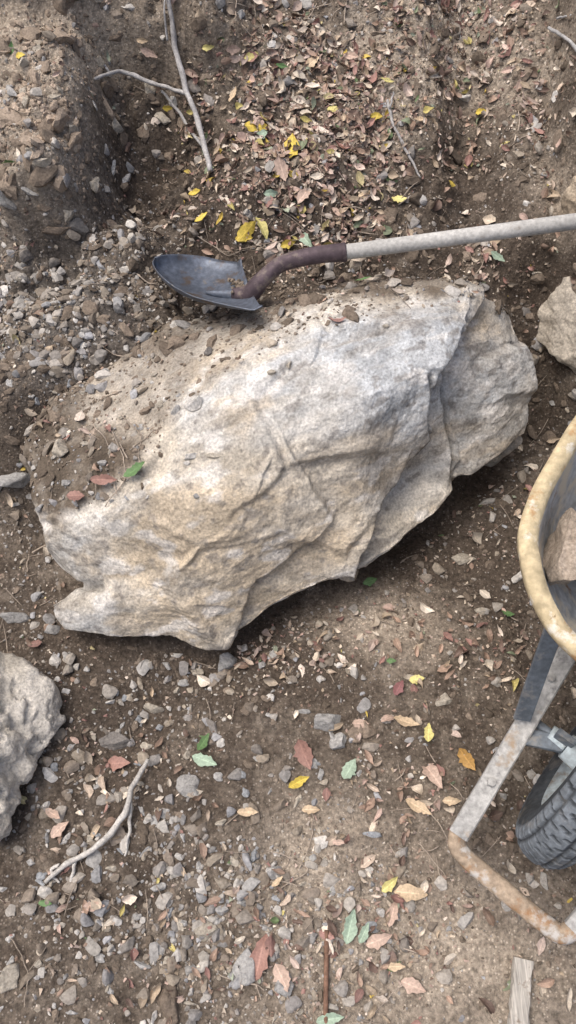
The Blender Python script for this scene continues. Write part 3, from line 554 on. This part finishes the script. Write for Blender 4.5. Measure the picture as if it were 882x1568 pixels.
for s in (1,-1):
    V,Fc=merge([box8(W(.0,.118*s,.125),W(.36,.152*s,.262),.036,.022),box8(W(.36,.152*s,.262),W(1.05,.25*s,.275),.036,.022),box8(W(1.05,.25*s,.275),W(1.62,.32*s,.56),.036,.03)])
    par(mesh_np('rail',V,Fc,M_galv,False),wb)
    V,Fc=box8(W(.21,.150*s,.235),W(.30,.205*s,.44),.03,.008); par(mesh_np('front_brace',V,Fc,M_dksteel,False),wb)
    V,Fc=merge([tube([W(.80,.24*s,.28),W(.92,.27*s,.12),W(.98,.28*s,.02),W(1.10,.28*s,.015),W(1.2,.27*s,.28)],[.012]*5,10,n=40)]); par(mesh_np('leg',V,Fc,M_rust,True),wb)
    V,Fc=merge([box8(W(.23,.068*s,.20),W(.20,.125*s,.20),.03,.012),box8(W(.23,.068*s,.17),W(.235,.072*s,.235),.035,.012,up=Bd)]); par(mesh_np('axle_bracket',V,Fc,M_dksteel,False),wb)
gpt=[W(.05,.122,.135),W(.005,.120,.122),W(-.018,.105,.118),W(-.022,.06,.117),W(-.022,0,.117),W(-.022,-.06,.117),W(-.018,-.105,.118),W(.005,-.120,.122),W(.05,-.122,.135)]
V,Fc=tube(gpt,[1]*9,12,n=80); 
Pc=cr(np.array(gpt),80); Vr=V.reshape(82,12,3); Pq=np.concatenate([Pc[:1],Pc,Pc[-1:]])
off=Vr-Pq[:,None]; off=off*np.array([.017,.017,.012]); Vg=Pq[:,None]+off; Vg=Vg+ (.0012*fbm(Vg[...,0]*40,Vg[...,1]*40,Vg[...,2]*40,3,77))[...,None]
par(mesh_np('front_guard',Vg,gridfaces(82,12,True),M_rust,True),wb)
nT,nP=420,44; RR,rm=.148,.047; wc=W(.235,0,.195)
th=np.linspace(0,2*np.pi,nT,endpoint=False)[:,None]; ph=np.linspace(-2.45,2.45,nP)[None,:]
lat=rm*1.03*np.sin(ph); rad=RR+rm*np.cos(ph)
k=(th*44/(2*np.pi)); row=np.floor((lat/rm+1)*3.0); off_=np.where(row%2==0,0,.5); fr=(k+off_+.25*np.abs(lat/rm))%1
fl=((lat/rm+1)*3.0)%1
tread=np.where((fr>.22)&(fl>.16)&(fl<.90),1,0)*ss(np.abs(ph),1.35,1.15)
rad=rad+.0045*tread*np.cos(ph*.6); lat=lat+.003*tread*np.sin(ph)*np.ones_like(th)
bx=np.cos(th)*rad; bz=np.sin(th)*rad
V=wc+bx[...,None]*Bd+lat[...,None]*np.ones_like(bx)[...,None]*Ld_+bz[...,None]*np.array([0,0,1.])
M_tyre=vmat('dusty_rubber',None,rough=.85,n1=(14,.8,1.3),n2=(90,.65,1.3),bump=(200,.3,.001),extra=[((.24,.22,.19),18,.54,.80)])
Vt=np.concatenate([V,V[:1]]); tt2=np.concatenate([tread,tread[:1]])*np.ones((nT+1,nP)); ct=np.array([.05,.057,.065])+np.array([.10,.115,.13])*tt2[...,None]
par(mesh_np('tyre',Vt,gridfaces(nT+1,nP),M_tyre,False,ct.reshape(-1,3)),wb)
V=[];
for l,r in [(-.03,.118),(-.034,.112),(-.015,.09),(-.02,.03),(-.06,.024),(-.06,.012),(.06,.012),(.06,.024),(.02,.03),(.015,.09),(.034,.112),(.03,.118)]:
    for a in np.linspace(0,2*np.pi,48,endpoint=False): V.append(wc+Bd*math.cos(a)*r+Ld_*l+np.array([0,0,math.sin(a)*r]))
M_hub=vmat('pale_hub',(.48,.56,.60),rough=.6,extra=[((.25,.2,.15),30,.55,.7)])
par(mesh_np('wheel_hub',V,gridfaces(12,48,True),M_hub,True),wb)
V,Fc=tube([wc-Ld_*.135,wc+Ld_*.135],[.009,.009],12,n=8); par(mesh_np('axle',V,Fc,M_dksteel,True),wb)
V,Fc=merge([tube([wc+Ld_*.062,wc+Ld_*.095],[.019,.017],16,n=6),tube([wc-Ld_*.062,wc-Ld_*.095],[.019,.017],16,n=6)]); par(mesh_np('axle_bushing',V,Fc,M_hub,True),wb)
bolts=[tube([W(.10,.127,.168),W(.10,.127,.182)],[.009,.008],6,n=4),tube([W(.30,.15,.24),W(.30,.15,.257)],[.008,.007],6,n=4)]
V,Fc=merge(bolts); par(mesh_np('bolts',V,Fc,M_galv,False),wb)
for nm_,p_,d_,r_,sd in [('rock_load',W(.415,.255,.47),(.064,.10,.10),.0,521),('rock_load_2',W(.60,.08,.45),(.12,.10,.09),.2,523),('rock_load_3',W(.62,.22,.45),(.08,.08,.07),1.2,525),('rock_load_4',W(.50,.0,.42),(.10,.10,.08),.5,527),('rock_load_5',W(.62,.12,.37),(.16,.13,.08),.5,529),('rock_load_6',W(.50,.15,.38),(.11,.10,.07),.5,531)]:
    par(bigrock(nm_,p_,d_,r_,sd,(.44,.37,.30),(.28,.23,.18),sub=5,cuts=16),wb)
# ---------------------------------------------------------------- light, world, camera
el,az=math.radians(68),math.radians(168)
w=bpy.data.worlds.new('World'); scene.world=w; w.use_nodes=True; nt=w.node_tree
sky=nt.nodes.new('ShaderNodeTexSky'); sky.sky_type='NISHITA'; sky.sun_disc=False; sky.sun_elevation=el; sky.sun_rotation=math.radians(90)-az
sky.air_density=.8; sky.dust_density=7; sky.ozone_density=.5
bg=nt.nodes['Background']; nt.links.new(sky.outputs[0],bg.inputs['Color']); bg.inputs['Strength'].default_value=.15
sl=bpy.data.lights.new('sun','SUN'); sl.energy=1.5; sl.angle=math.radians(45); sl.color=(1,.97,.93); so=bpy.data.objects.new('sun',sl); scene.collection.objects.link(so)
d=Vector((math.cos(el)*math.cos(az),math.cos(el)*math.sin(az),math.sin(el))); so.rotation_euler=d.to_track_quat('Z','Y').to_euler()
cd_=bpy.data.cameras.new('camera'); cam=bpy.data.objects.new('camera',cd_); scene.collection.objects.link(cam); cam.location=EYE; cam.rotation_euler=(TA,0,0)
cd_.sensor_fit='VERTICAL'; cd_.sensor_height=24; cd_.lens=24*FP/1568; cd_.clip_start=.02; cd_.clip_end=500; scene.camera=cam
scene.view_settings.view_transform='Standard'; scene.view_settings.look='None'; scene.view_settings.exposure=0
